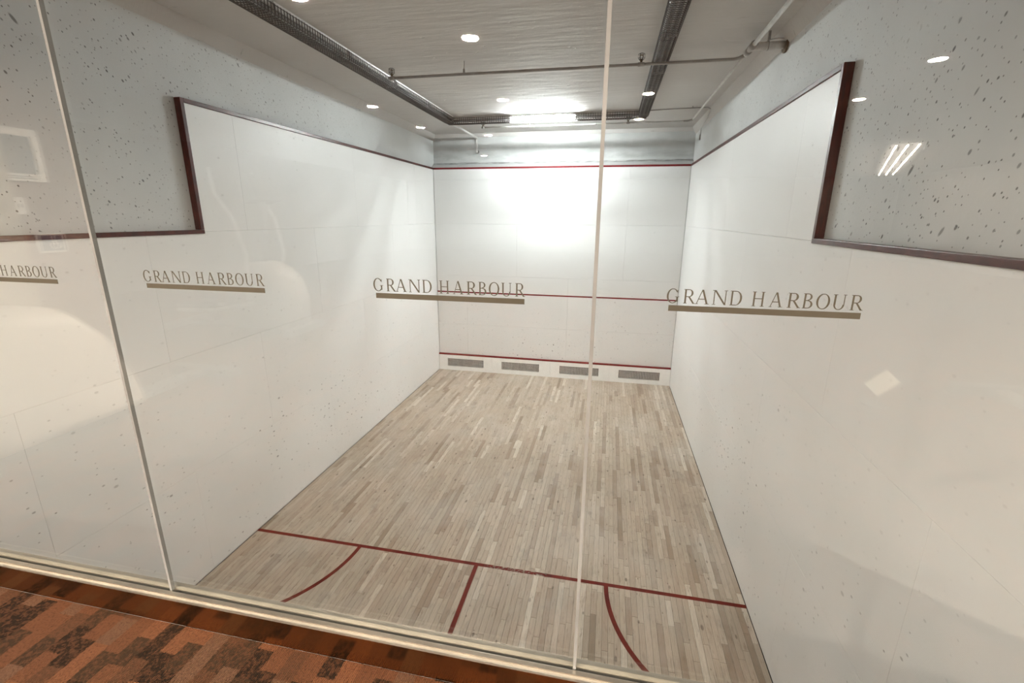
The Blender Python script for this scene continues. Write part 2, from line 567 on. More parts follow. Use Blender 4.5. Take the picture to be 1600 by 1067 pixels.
def plank_geo(mb, x0, b, a, ch=.002):
    xa, xb, ya, yb = max(x0 + G, .006), min(x0 + PW - G, W - .006), b + G, a - G
    n = len(mb.v)
    zt, zc, zb = 0.0, -.0012, -.02
    mb.v += [(xa, ya, zb), (xb, ya, zb), (xb, yb, zb), (xa, yb, zb), (xa, ya, zc), (xb, ya, zc), (xb, yb, zc), (xa, yb, zc),
             (xa + ch, ya + ch, zt), (xb - ch, ya + ch, zt), (xb - ch, yb - ch, zt), (xa + ch, yb - ch, zt)]
    mb.f += [tuple(n + q for q in f) for f in ((8, 9, 10, 11), (0, 1, 5, 4), (1, 2, 6, 5), (2, 3, 7, 6), (3, 0, 4, 7),
             (4, 5, 9, 8), (5, 6, 10, 9), (6, 7, 11, 10), (7, 4, 8, 11))]
    return 9
def tone_attr(o, vals):
    at = o.data.attributes.new('tone', 'FLOAT', 'FACE')
    at.data.foreach_set('value', vals)
for k, (ar, x0, b, a, t) in enumerate(planks[:300]):
    mb = MB(); nf = plank_geo(mb, x0, b, a)
    o = mb.build('plank', M['wood'], floor, fix=False)
    tone_attr(o, [t] * nf)
mb = MB(); vals = []
for ar, x0, b, a, t in planks[300:]:
    nf = plank_geo(mb, x0, b, a); vals += [t] * nf
o = mb.build('plank_field', M['wood'], floor, fix=False)
tone_attr(o, vals); o['kind'] = 'stuff'

# painted floor lines
YSH, RAD, LW = -6.48, 1.39, .045
def line_obj(name, quads, mat):
    mb = MB()
    for q in quads:
        n = len(mb.v)
        mb.v += [(x, y, .0003) for x, y in q] + [(x, y, .0011) for x, y in q]
        mb.f += [tuple(n + j for j in f) for f in ((4, 5, 6, 7), (0, 1, 5, 4), (1, 2, 6, 5), (2, 3, 7, 6), (3, 0, 4, 7))]
    return mb.build(name, mat, floor)
line_obj('court_line', [((.002, YSH - LW / 2), (W - .002, YSH - LW / 2), (W - .002, YSH + LW / 2), (.002, YSH + LW / 2))], M['floor_line_worn'])
line_obj('court_line', [((W / 2 - LW / 2, GY + .01), (W / 2 + LW / 2, GY + .01), (W / 2 + LW / 2, YSH - LW / 2), (W / 2 - LW / 2, YSH - LW / 2))], M['floor_line'])
for x0, sg in ((0, 1), (W, -1)):
    qs = []
    a0 = math.asin(LW / 2 / RAD)
    for k in range(40):
        t0 = a0 + (PI / 2 - a0 - .003) * k / 40; t1 = a0 + (PI / 2 - a0 - .003) * (k + 1) / 40
        ri, ro = RAD - LW / 2, RAD + LW / 2
        qs.append(tuple((x0 + sg * r * math.cos(t), YSH - r * math.sin(t)) for r, t in ((ri, t0), (ro, t0), (ro, t1), (ri, t1))))
    line_obj('court_line', qs, M['floor_line'])

# side walls: concrete behind, white panels in running bond in front, cherry trim
def side_wall(name, label, xin, sg, mat):
    """xin: panel face; sg: +1 when the room lies towards +x"""
    xc = xin - sg * REC
    wall = struct(MB().box((xc - sg * .2, GY - .0, -.12), (xc, YF, ZC)).build(name, mat), label)
    rows = [(.004, 1.205, -.02), (1.205, 2.41, -1.22), (2.41, Z_LOW, -.02 + 0), (Z_LOW, Z_OUT - .02, -1.22)]
    seams = {0: (-2.27, -4.71, -7.15, -9.59), 1: (-1.10, -3.54, -5.98, -8.42), 2: (-2.27, -4.71, -7.19, -9.63), 3: (-1.08, -3.52, -5.96)}
    g = .001
    for k, (z0, z1, _) in enumerate(rows):
        end = GY + .06 if k < 3 else YS + .02
        top = z1
        ys = [0.0 - .001] + [s for s in seams[k] if s > end + .05] + [end]
        for a, b in zip(ys[:-1], ys[1:]):
            zz1 = z1
            segs = [(a, b, zz1)]
            for (a_, b_, zt) in segs:
                MB().box((xc + sg * .001, b_ + g, z0 + g), (xin, a_ - g, zt - g)).build('panel', M['panel_side'], wall, bevel=.0004)
    # trim: top rail, upright, low rail
    t = .016
    xo = xin + sg * t
    MB().box((xc + sg * .001, YS + .0235, Z_OUT - .02), (xo, -.001, Z_OUT + .018)).build('wood_trim', M['trim'], wall, bevel=.003)
    MB().box((xc + sg * .001, YS - .018, Z_LOW + .0215), (xo, YS + .0225, Z_OUT + .018)).build('wood_trim', M['trim'], wall, bevel=.003)
    MB().box((xc + sg * .001, GY + .06, Z_LOW - .018), (xo, YS + .0225, Z_LOW + .0205)).build('wood_trim', M['trim'], wall, bevel=.003)
    return wall
wl = side_wall('wall_left', 'left court wall of white panels under speckled grey concrete', 0.0, 1, M['concrete_left'])
wr = side_wall('wall_right', 'right court wall of white panels under speckled grey concrete', W, -1, M['concrete_right'])

# front wall: panels, sloped dusty ledge, concrete above
wf = struct(MB().box((-REC, YF, -.12), (W + REC, YF + .2, ZC)).build('wall_front', M['concrete_front']), 'bright white front wall with red boundary and service lines')
fx = {0: (.76, 3.2), 1: (.76, 3.2), 2: (1.98, 4.42), 3: (1.98, 4.42)}
fz = [.405, 1.205, 2.41, Z_LOW, Z_OUT - .02]
for k in range(4):
    xs = [.006] + list(fx[k]) + [W - .006]
    for a, b in zip(xs[:-1], xs[1:]):
        MB().box((a + .001, .0, fz[k] + .001), (b - .001, YF - .001, fz[k + 1] - .001)).build('panel', M['panel_front'], wf, bevel=.0004)
MB().box((.001, .0, 0), (W - .001, YF - .001, .404)).build('panel', M['panel_front'], wf)
MB().prism([(.0, Z_OUT + .018), (YF - .001, 4.968), (YF - .001, Z_OUT - .02), (.0, Z_OUT - .02)], 'x', -REC + .001, W + REC - .001).build('ledge', M['concrete_front'], wf)
MB().box((.002, -.004, Z_OUT - .02), (W - .002, -.0005, Z_OUT + .018)).build('court_line', M['wall_line'], wf)
MB().box((.002, -.002, 1.984), (W - .002, -.0005, 2.016)).build('court_line', M['wall_line'], wf)

# ceiling with coved edge
ceil = struct(MB().box((-REC - .2, GY - .1, ZC), (W + REC + .2, YF + .2, ZC + .2)).build('ceiling', M['ceiling']), 'rough painted concrete ceiling over the court')
hz, hx = .13, .085
cv = [20]
def cove(poly, axis, lo, hi):
    cv[0] += 1
    struct(MB().prism(poly, axis, lo, hi).build('trim_%d' % cv[0], M['ceiling']), 'coved concrete edge between ceiling and wall')
xl, xr = -REC, W + REC
cove([(xl + .001, ZC - hz), (xl + hx, ZC - .001), (xl + .001, ZC - .001)], 'y', GY + .02, YF - .001)
cove([(xr - .001, ZC - hz), (xr - .001, ZC - .001), (xr - hx, ZC - .001)], 'y', GY + .02, YF - .001)
cove([(YF - .001, ZC - .07), (YF - .001, ZC - .001), (YF - .06, ZC - .001)], 'x', xl + .01, xr - .01)

# back wall below and above the glass
wb = struct(MB().box((-REC, GY - .030, -.12), (W + REC, GY + .030, ZG - .002)).build('wall_back', M['backing']), 'white back wall under the glass')
struct(MB().box((-REC, GY - .06, ZGC + .04), (W + REC, GY + .05, ZC)).build('wall_back_top', M['backing']), 'white wall strip over the glass')

# ------------------------------------------------------------------ glass wall
SHT = 2.692
sh = empty('trim_1', (W / 2, GY, ZG)); struct(sh, 'polished metal base channel holding the glass wall')
def shp(mb, name, mat, **k):
    o = mb.build(name, mat, sh, **k); o.location = -sh.location; return o
shp(MB().box((-.05, GY - .036, ZG + .0), (W + .05, GY - .033, SHT - .003)), 'cladding', M['shoe_clad'])
shp(MB().box((-.05, GY - .0325, ZG + .002), (W + .05, GY - .0085, SHT - .006)), 'channel_wall', M['shoe_top'])
shp(MB().box((-.05, GY - .0375, SHT - .0025), (W + .05, GY - .0315, SHT)), 'top_lip', M['shoe_top'], bevel=.0008)
shp(MB().box((-.05, GY - .0310, SHT - .0055), (W + .05, GY - .0215, SHT - .003)), 'gasket', M['gasket'])
shp(MB().box((-.05, GY - .0210, SHT - .0055), (W + .05, GY - .0075, SHT - .0005)), 'glazing_bead', M['shoe_top'], bevel=.001)
shp(MB().box((-.05, GY + .0075, SHT - .009), (W + .05, GY + .016, SHT - .004)), 'gasket', M['gasket'])
shp(MB().box((-.05, GY + .0165, ZG + .002), (W + .05, GY + .030, SHT - .005)), 'channel_wall', M['shoe_side'], bevel=.001)

JX = [-.05, .43, 1.635, 2.84, 4.045, 5.25, W + .05]
for k in range(6):
    p = MB().box((JX[k] + .0038, GY - .005, SHT - .03), (JX[k + 1] - .0038, GY + .005, ZGC + .03)).build('window_%d' % (k + 1), M['glass'])
    struct(p, 'frameless clear glass pane of the viewing wall')
for k in range(1, 6):
    t = MB().box((JX[k] - .0036, GY - .0052, SHT - .002), (JX[k] + .0036, GY + .0052, ZGC + .03)).build('trim_%d' % (k + 1), M['silicone'])
    struct(t, 'cream silicone joint between two glass panes')

# ------------------------------------------------------------------ lettering on the glass
TH, TN, SV = .13, .055, .035
def arcstrip(cx, cy, rx, ry, a0, a1, tmax, tmin, n=28, ph=0.0):
    """curved stroke, thick where the outline runs upright"""
    qs = []
    for k in range(n):
        q = []
        for a in (a0 + (a1 - a0) * k / n, a0 + (a1 - a0) * (k + 1) / n):
            t = tmin + (tmax - tmin) * abs(math.cos(a + ph)) ** 1.5
            o = (cx + rx * math.cos(a), cy + ry * math.sin(a))
            i = (cx + (rx - t) * math.cos(a), cy + (ry - t * .55) * math.sin(a))
            q.append((o, i))
        qs.append([q[0][0], q[1][0], q[1][1], q[0][1]])
    return qs
def rect(x0, y0, x1, y1): return [(x0, y0), (x1, y0), (x1, y1), (x0, y1)]
def stem(x, wd, y0=0, y1=1, top=True, bot=True, s=.085):
    r = [rect(x, y0, x + wd, y1)]
    if bot: r.append(rect(x - s, y0, x + wd + s, y0 + SV))
    if top: r.append(rect(x - s, y1 - SV, x + wd + s, y1))
    return r
def slant(xa, ya, xb, yb, wd): return [[(xa, ya), (xa + wd, ya), (xb + wd, yb), (xb, yb)]]
def glyph(ch):
    if ch == 'H':
        return stem(.09, TH) + stem(.78, TH) + [rect(.2, .5, .8, .5 + TN)]
    if ch == 'A':
        return slant(.07, 0, .455, 1, .055) + slant(.80, 0, .43, 1.0, .14) + [rect(.22, .32, .74, .32 + TN), rect(-.01, 0, .22, SV), rect(.70, 0, 1.02, SV)]
    if ch == 'N':
        return stem(.1, .06) + stem(.84, .06, bot=False) + slant(.80, 0, .1, 1, .13) + [rect(.0, 1 - SV, .22, 1)]
    if ch == 'D':
        return stem(.1, TH) + [rect(.2, 1 - TN, .48, 1), rect(.2, 0, .48, TN)] + arcstrip(.46, .5, .52, .5, -PI / 2, PI / 2, .16, .08)
    if ch == 'R':
        return stem(.12, .15) + [rect(.25, 1 - TN, .5, 1), rect(.25, .46, .5, .46 + TN)] + arcstrip(.48, .73, .38, .27, -PI / 2, PI / 2, .17, .08) + slant(.86, 0, .42, .48, .17) + [rect(.84, 0, 1.08, SV)]
    if ch == 'B':
        return stem(.13, .16) + [rect(.25, 1 - TN, .5, 1), rect(.25, .5, .52, .5 + TN), rect(.25, 0, .52, TN)] + arcstrip(.46, .765, .40, .235, -PI / 2, PI / 2, .17, .09) + arcstrip(.5, .27, .46, .27, -PI / 2, PI / 2, .18, .09)
    if ch == 'O':
        return arcstrip(.5, .5, .5, .52, 0, 2 * PI, .15, .09, 48, .2)
    if ch == 'U':
        return stem(.1, TH, y0=.3, bot=False) + stem(.8, .06, y0=.3, bot=False) + arcstrip(.48, .34, .38, .36, PI, 2 * PI, .12, .09)
    if ch == 'G':
        return arcstrip(.5, .5, .5, .52, .62, 2 * PI - .75, .15, .09, 40) + stem(.80, TH, y0=.1, y1=.46, bot=False, s=.1) + [rect(.87, .70, .91, .93)]
    return []
LETTERS = [('G', -.0047, .0170), ('R', .0250, .0455), ('A', .0470, .0712), ('N', .0765, .1032), ('D', .1072, .1285), ('H', .1455, .1665),
           ('A', .1750, .1970), ('R', .2045, .2255), ('B', .2295, .2472), ('O', .2520, .2740), ('U', .2780, .3005), ('R', .3066, .3262)]
LABELS = ['taupe GRAND HARBOUR lettering cut off by the left edge of the photo',
          'taupe GRAND HARBOUR lettering on the glass right of the left pane joint',
          'taupe GRAND HARBOUR lettering on the glass crossing the front left corner of the court',
          'taupe GRAND HARBOUR lettering on the glass right of the central pane joint']
YL = GY - .0056
BX = [2.3775, 2.9775, 3.5795, 4.1855]
lm = MB()
for ch, a, b in LETTERS:
    for poly in glyph(ch):
        lm.prism([(a + (b - a) * px, .0155 + py * .0272) for px, py in poly], 'y', -.00025, .00025)
bm_ = MB().box((0, -.00025, .0), (.3265, .00025, .0112))
first = None
for k in range(4):
    e = empty('glass_lettering', (BX[k], YL, 3.6085))
    tag(e, LABELS[k], 'lettering', 'lettering on the glass wall')
    if first is None:
        a = lm.build('lettering', M['vinyl'], e); b = bm_.build('underline_bar', M['vinyl'], e); first = (a, b)
    else:
        for s in first:
            c = s.copy(); C.objects.link(c); c.parent = e

# ------------------------------------------------------------------ tin panels with grilles
TX = [.003, 1.39, 2.84, 4.24, W - .003]
GX = [(.225, 1.165), (1.628, 2.567), (3.068, 4.0), (4.468, 5.40)]
TL = ['white tin panel with square mesh grille against the left court wall',
      'second white grille tin panel from the left court wall',
      'third white grille tin panel from the left, behind the central glass joint',
      'white tin panel with square mesh grille against the right court wall']
for k in range(4):
    x0, x1 = TX[k] + .0015, TX[k + 1] - .0015
    ga, gb = GX[k]
    z0, z1 = .105, .305
    yF, yB = -.052, -.006
    e = empty('tin_panel', ((x0 + x1) / 2, -.03, .002))
    tag(e, TL[k], 'tin panel', 'tin panels along the foot of the front wall')
    def part(mb, name, mat, parent=e, **kw):
        o = mb.build(name, mat, parent, **kw)
        return o
    off = Vector(e.location)
    def B(mb, a, b): return mb.box(tuple(Vector(a) - off), tuple(Vector(b) - off))
    f = MB()
    gx_, gz_ = [x0, ga, gb, x1], [.002, z0, z1, .400]
    for yy in (yF, yB):
        for zz in gz_:
            for xx in gx_: f.v.append(tuple(Vector((xx, yy, zz)) - off))
    for i in range(3):
        for j in range(3):
            if i == 1 and j == 1: continue
            a = j * 4 + i
            f.f.append((a, a + 1, a + 5, a + 4)); f.f.append((a + 16, a + 20, a + 21, a + 17))
    ring = [(i, i + 1) for i in range(3)] + [(3, 7), (7, 11), (11, 15), (15, 14), (14, 13), (13, 12), (12, 8), (8, 4), (4, 0)]
    for a, b in ring + [(5, 9), (9, 10), (10, 6), (6, 5)]: f.f.append((a, b, b + 16, a + 16))
    part(f, 'face_plate', M['tin'])
    part(B(MB(), (ga + .001, yB - .012, z0 + .001), (gb - .001, yB - .008, z1 - .001)), 'cavity_shade_sheet', M['dark'])  # black sheet put in for the shade of the vent cavity
    g = MB()
    nx, nz = 26, 7
    for i in range(1, nx):
        x = ga + (gb - ga) * i / nx
        B(g, (x - .005, yF + .001, z0), (x + .005, yF + .005, z1))
    for j in range(1, nz):
        z = z0 + (z1 - z0) * j / nz
        B(g, (ga, yF + .0015, z - .004), (gb, yF + .0045, z + .004))
    part(g, 'grille', M['grille'])['kind'] = 'stuff'
    part(B(MB(), (x0, yF - .004, .4005), (x1, -.001, .432)), 'top_strip', M['wall_line'], bevel=.002)

# ------------------------------------------------------------------ strip lights with wire guards
FL, FW, ZB = 1.215, .165, 5.462
def strip_proto():
    e = empty('strip_light', (0, 0, 0))
    hl = FL / 2 - .002
    h = MB().prism([(-FW / 2 + .01, 0), (FW / 2 - .01, 0), (FW / 2 - .02, -.048), (-FW / 2 + .02, -.048)], 'y', -hl, hl).build('housing', M['housing'], e)
    MB().box((-FW / 2 + .005, -hl, -.095), (FW / 2 - .005, -hl + .006, -.002)).build('end_plate', M['housing'], e)
    MB().box((-FW / 2 + .005, hl - .006, -.095), (FW / 2 - .005, hl, -.002)).build('end_plate', M['housing'], e)
    for sx in (-.035, .035):
        t = MB().tube([(sx, -hl + .03, -.072), (sx, hl - .03, -.072)], .0155, 14).build('tube', M['tube_off'], e, smooth_=True)
        for s in (-1, 1):
            MB().tube([(sx, s * (hl - .0065), -.072), (sx, s * (hl - .032), -.072)], .0165, 12).build('tube_cap', M['cap'], t)
    g = MB(); r = .0028
    zb, zm, xw, xb = -.121, -.075, FW / 2, FW / 2 - .012
    n = 29
    for i in range(n + 1):
        y = -hl + 2 * hl * i / n
        y = min(max(y, -hl + r), hl - r)
        g.box((-xb, y - r, zb - r), (xb, y + r, zb + r))
        for s in (-1, 1):
            g.box((s * xw - r, y - r, zb + .012), (s * xw + r, y + r, -.022))
            # chamfered corner
            k = len(g.v)
            a, b = (s * xw, zb + .012), (s * xb, zb)
            g.v += [(a[0] - r, y - r, a[1]), (a[0] + r, y - r, a[1]), (b[0] + r, y - r, b[1]), (b[0] - r, y - r, b[1]),
                    (a[0] - r, y + r, a[1]), (a[0] + r, y + r, a[1]), (b[0] + r, y + r, b[1]), (b[0] - r, y + r, b[1])]
            g.f += [tuple(k + q for q in f) for f in ((0, 1, 2, 3), (7, 6, 5, 4), (0, 4, 5, 1), (2, 6, 7, 3), (1, 5, 6, 2), (3, 7, 4, 0))]
    for x, z in [(-xw, -.03), (xw, -.03), (-xw, -.075), (xw, -.075), (-xw, -.105), (xw, -.105), (-xb, zb), (-.05, zb), (-.025, zb), (0, zb), (.025, zb), (.05, zb), (xb, zb)]:
        g.box((x - r, -hl, z - r), (x + r, hl, z + r))
    g.build('wire_guard', M['wire'], e)['kind'] = 'stuff'
    return e
proto = strip_proto()
spots = []
xL, xR, yFr = 1.0, 4.52, -1.585
ylab = ['nearest the front wall', 'second from the front wall', 'third from the front wall', 'fourth from the front wall', 'fifth from the front wall', 'sixth from the front wall']
for k in range(6):
    spots.append((xL, -1.675 - FL * (k + .5), 0, 'unlit caged strip light of the left ceiling row, ' + ylab[k], False))
for k in range(6):
    spots.append((xR, -1.675 - FL * (k + .5), 0, 'unlit caged strip light of the right ceiling row, ' + ylab[k], False))
for k in range(3):
    spots.append((.925 + .0 + FL * (k + .5) + .01, yFr, PI / 2, ['unlit caged strip light along the front wall, left of the burning one', 'burning caged strip light in the middle of the front ceiling row', 'unlit caged strip light along the front wall, right of the burning one'][k], k == 1))
for i, (x, y, rz, lab, lit) in enumerate(spots):
    e = proto if i == 0 else copy_tree(proto)
    e.location = (x, y, ZC - .001); e.rotation_euler = (0, 0, rz)
    tag(e, lab, 'light fixture', 'caged strip lights on the court ceiling')
    if lit:
        for ch in e.children:
            if ch.name.startswith('tube'):
                ch.data = ch.data.copy()
                ch.data.materials[0] = M['tube_on']

# ------------------------------------------------------------------ pipes and conduits
def part_of(e, mb, name, mat, **kw):
    o = mb.build(name, mat, e, **kw)
    o.location = -Vector(e.location)
    return o
def sprinkler(e, x, y, z, upright=True):
    """upright sprinkler head with a wire cage"""
    s = 1 if upright else -1
    b = part_of(e, MB().tube([(x, y, z), (x, y, z + s * .03), (x, y, z + s * .032), (x, y, z + s * .04)], .011, 10, radii=[.013, .013, .009, .009]), 'sprinkler_head', M['brass'], smooth_=False)
    a = MB()
    for q in (-1, 1):
        a.tube([(x + q * .008, y, z + s * .038), (x + q * .018, y, z + s * .058), (x + q * .004, y, z + s * .075)], .003, 6)
    a.tube([(x, y, z + s * .074), (x, y, z + s * .078)], .024, 16)
    o = a.build('deflector', M['brass'], b)
    c = MB()
    for q in range(6):
        an = q * PI / 3
        c.tube([(x + .012 * math.cos(an), y + .012 * math.sin(an), z + s * .02), (x + .036 * math.cos(an), y + .036 * math.sin(an), z + s * .045),
                (x + .036 * math.cos(an), y + .036 * math.sin(an), z + s * .085), (x + .01 * math.cos(an), y + .01 * math.sin(an), z + s * .098)], .0022, 5)
    for zz in (.045, .085):
        c.tube([(x + .036 * math.cos(t * PI / 8), y + .036 * math.sin(t * PI / 8), z + s * zz) for t in range(17)], .0022, 5)
    c.build('head_guard', M['wire'], b)['kind'] = 'stuff'

e = empty('sprinkler_piping', (3.3, -4.71, 5.434))
tag(e, 'grey and white sprinkler piping under the ceiling with caged heads', 'piping')
part_of(e, MB().tube([(1.285, -4.71, 5.434), (5.27, -4.71, 5.434), (5.315, -4.74, 5.434), (5.36, -4.80, 5.444)], .0165, 12), 'pipe', M['pipe_grey'], smooth_=True)
for x in (1.30, 4.30): 
    part_of(e, MB().tube([(x - .035, -4.71, 5.434), (x + .035, -4.71, 5.434)], .023, 12), 'tee_fitting', M['pipe_grey'], smooth_=True)
    sprinkler(e, x, -4.71, 5.450)
part_of(e, MB().tube([(2.235, -4.71, 5.45), (2.235, -4.71, 5.49)], .0135, 10).tube([(2.235, -4.71, 5.485), (2.235, -4.69, ZC - .002)], .005, 8), 'hanger_rod', M['pipe_grey'])

part_of(e, MB().tube([(5.365, GY + .06, 5.45), (5.365, -5.06, 5.45)], .021, 14), 'pipe', M['pipe_white'], smooth_=True)
part_of(e, MB().tube([(5.365, -5.11, 5.45), (5.365, -4.98, 5.45)], .036, 16), 'coupling', M['pipe_grey'], smooth_=True)
part_of(e, MB().tube([(5.365, -4.93, 5.45), (5.365, -4.85, 5.45)], .034, 16), 'coupling', M['pipe_grey'], smooth_=True)
part_of(e, MB().tube([(5.365, -4.98, 5.45), (5.365, -4.80, 5.45)], .026, 14), 'reducer', M['pipe_white'], smooth_=True)
part_of(e, MB().tube([(5.36, -5.02, 5.45), (5.45, -5.01, 5.455), (5.685, -4.99, 5.462)], .038, 16), 'branch', M['pipe_white'], smooth_=True)
part_of(e, MB().box((5.502, -5.03, 5.50), (5.525, -5.0, ZC - .002)).tube([(5.512, -5.01, 5.457), (5.516, -5.01, 5.457)], .048, 14), 'bracket', M['pipe_grey'])
part_of(e, MB().tube([(5.672, -4.99, 5.462), (5.692, -4.99, 5.462)], .075, 14), 'wall_flange', M['brass'])
part_of(e, MB().tube([(5.50, -5.02, 5.503), (5.60, -5.01, 5.518), (5.68, -5.0, 5.515)], .004, 6), 'cable', M['pipe_grey'])

part_of(e, MB().tube([(5.365, -4.79, 5.45), (5.375, -3.0, 5.455), (5.385, -1.35, 5.46)], .014, 12), 'pipe', M['pipe_white'], smooth_=True)
part_of(e, MB().tube([(5.385, -1.37, 5.46), (5.38, -1.26, 5.46), (5.33, -1.20, 5.46), (5.25, -1.19, 5.46)], .017, 12), 'elbow', M['pipe_grey'], smooth_=True)
part_of(e, MB().tube([(5.27, -1.19, 5.46), (1.50, -1.19, 5.46)], .014, 12), 'pipe', M['pipe_white'], smooth_=True)
for x in (1.52, 4.28):
    part_of(e, MB().tube([(x - .03, -1.19, 5.46), (x + .03, -1.19, 5.46)], .02, 12), 'tee_fitting', M['pipe_grey'], smooth_=True)
    sprinkler(e, x, -1.19, 5.474)
for x in (2.45, 3.70):
    part_of(e, MB().tube([(x, -1.19, 5.46), (x, -1.19, ZC - .002)], .005, 8).tube([(x - .008, -1.19, 5.46), (x + .008, -1.19, 5.46)], .019, 12), 'hanger_rod', M['pipe_grey'])

e = empty('wire_conduit', (5.2, -1.9, 5.55))
tag(e, 'thin grey conduit from the right light row down the right front wall corner', 'conduit')
part_of(e, MB().tube([(4.605, -1.78, 5.54), (5.0, -1.77, 5.552), (5.55, -1.76, 5.56), (5.60, -1.70, 5.545)], .009, 10), 'conduit', M['pipe_grey'], smooth_=True)
part_of(e, MB().tube([(5.60, -1.70, 5.545), (5.655, -1.1, 5.50), (5.68, -.50, 5.49), (5.684, -.42, 5.46), (5.684, -.41, 5.33)], .0085, 10), 'conduit', M['pipe_white'], smooth_=True)
part_of(e, MB().tube([(5.680, -.41, 5.345), (5.680, -.41, 5.25)], .0145, 12), 'conduit_end', M['pipe_grey'], smooth_=True)
part_of(e, MB().box((5.30, -1.775, 5.555), (5.312, -1.745, ZC - .001)), 'strap', M['pipe_grey'])

e = empty('surface_conduit', (1.0, -.7, 5.49))
tag(e, 'white square conduit from the left light corner dropping down the front wall', 'conduit')
part_of(e, MB().box((.985, -1.49, 5.47), (1.02, YF - .015, 5.505)), 'conduit', M['pipe_white'], bevel=.002)
part_of(e, MB().box((.985, YF - .050, 5.185), (1.02, YF - .015, 5.469)), 'conduit', M['pipe_white'], bevel=.002)
part_of(e, MB().box((.980, YF - .054, 5.165), (1.025, YF - .003, 5.184)), 'end_cap', M['pipe_grey'])
part_of(e, MB().tube([(1.03, YF - .03, 5.22), (1.045, YF - .03, 5.21), (1.04, YF - .03, 5.175)], .007, 8), 'wire_end', M['black'])

# ------------------------------------------------------------------ corridor and gym behind the camera (seen mirrored in the glass)
GX0, GX1, GY1 = -3.2, 12.4, -25.2
YG = GY - .037
struct(MB().box((GX0, GY1, ZG - .3), (GX1, YG, ZG)).build('floor_corridor', M['carpet']), 'rust and brown patchwork carpet before the glass')
struct(MB().box((GX0, GY1, ZGC), (GX1, GY - .062, ZGC + .2)).build('ceiling_corridor', M['gym_ceiling']), 'white corridor ceiling with downlights')
struct(MB().box((-.2, -11.86, ZG), (0, GY - .037, ZGC)).build('wall_corridor_left', M['gym_wall']), 'beige corridor wall left of the viewing glass')
struct(MB().box((GX0 - .2, GY1 - .2, ZG), (GX0, -11.86, ZGC)).build('wall_gym_left', M['gym_far']))
struct(MB().box((GX0, -12.06 + .2, ZG), (-.2, -11.66, ZGC)).build('wall_gym_return', M['gym_wall']))
struct(MB().box((GX1, GY1 - .2, ZG), (GX1 + .2, GY - .037, ZGC)).build('wall_gym_right', M['gym_far']))
struct(MB().box((GX0, GY1 - .2, ZG), (GX1, GY1, ZGC)).build('wall_gym_back', M['gym_far']))
struct(MB().box((W + REC + .2, GY - .03, ZG), (GX1, GY + .1, ZGC)).build('wall_gym_front', M['gym_far']))

# door in the corridor's left wall
d = struct(MB().box((.002, -11.335, ZG + .005), (.045, -10.40, ZG + 2.08)).build('door_1', M['door'], bevel=.002), 'cream door in the corridor wall')
for a, b in (((.0, -11.40, ZG), (.03, -11.337, ZG + 2.15)), ((.0, -10.398, ZG), (.03, -10.335, ZG + 2.15)), ((.0, -11.335, ZG + 2.082), (.03, -10.40, ZG + 2.15))):
    MB().box(a, b).build('door_frame', M['door'], d)
MB().tube([(.045, -11.26, ZG + 1.0), (.10, -11.26, ZG + 1.0), (.10, -11.14, ZG + 1.0)], .010, 10).build('handle', M['metal'], d)

# framed picture, switch and push plate on that wall
e = empty('framed_picture', (.002, -11.44, 4.18))
tag(e, 'white framed grey print mirrored in the glass at the left edge', 'picture')
for a, b in (((.0, -11.635, 4.0), (.022, -11.585, 4.35)), ((.0, -11.295, 4.0), (.022, -11.245, 4.35)), ((.0, -11.585, 4.30), (.022, -11.295, 4.35)), ((.0, -11.585, 4.0), (.022, -11.295, 4.05))):
    part_of(e, MB().box(tuple(Vector(a) + Vector((.002, 0, 0))), b), 'frame', M['frame_w'], bevel=.002)
part_of(e, MB().box((.003, -11.585, 4.05), (.008, -11.295, 4.30)), 'print', M['photo_dark'])
tx = MB()
for zz in (4.018, 4.032): tx.box((.0225, -11.56, zz - .003), (.023, -11.32, zz + .003))
part_of(e, tx, 'caption', M['photo_ink'])

e = empty('light_switch', (.002, -11.43, 3.83))
tag(e, 'white light switch plate mirrored at the left edge below the framed print', 'switch')
part_of(e, MB().box((.002, -11.47, 3.775), (.010, -11.395, 3.89)), 'plate', M['frame_w'], bevel=.002)
part_of(e, MB().box((.0102, -11.438, 3.82), (.018, -11.427, 3.845)), 'toggle', M['photo_ink'])

e = empty('push_plate', (.002, -11.57, 3.57))
tag(e, 'push plate with a wheelchair symbol mirrored over the left red rail', 'sign')
part_of(e, MB().box((.002, -11.66, 3.50), (.014, -11.48, 3.64)), 'plate', M['frame_w'], bevel=.003)
part_of(e, MB().box((.0145, -11.645, 3.515), (.0155, -11.495, 3.625)), 'field', M['sign_blue'])
s = MB(); yc, zc = -11.585, 3.553
s.tube([(.0165, yc - .024 * math.cos(a), zc + .024 * math.sin(a)) for a in [PI * .75 + k * PI * 1.35 / 16 for k in range(17)]], .006, 6)
s.tube([(.0165, yc + .006, zc + .050), (.0165, yc + .002, zc + .012), (.0165, yc - .026, zc + .012), (.0165, yc - .036, zc - .018), (.0165, yc - .047, zc - .014)], .0065, 6)
s.tube([(.0165, yc + .004, zc + .034), (.0165, yc - .020, zc + .032)], .006, 6)
s.tube([(.0155, yc + .007, zc + .060), (.0175, yc + .007, zc + .060)], .0075, 12)
part_of(e, s, 'wheelchair_symbol', M['frame_w'])

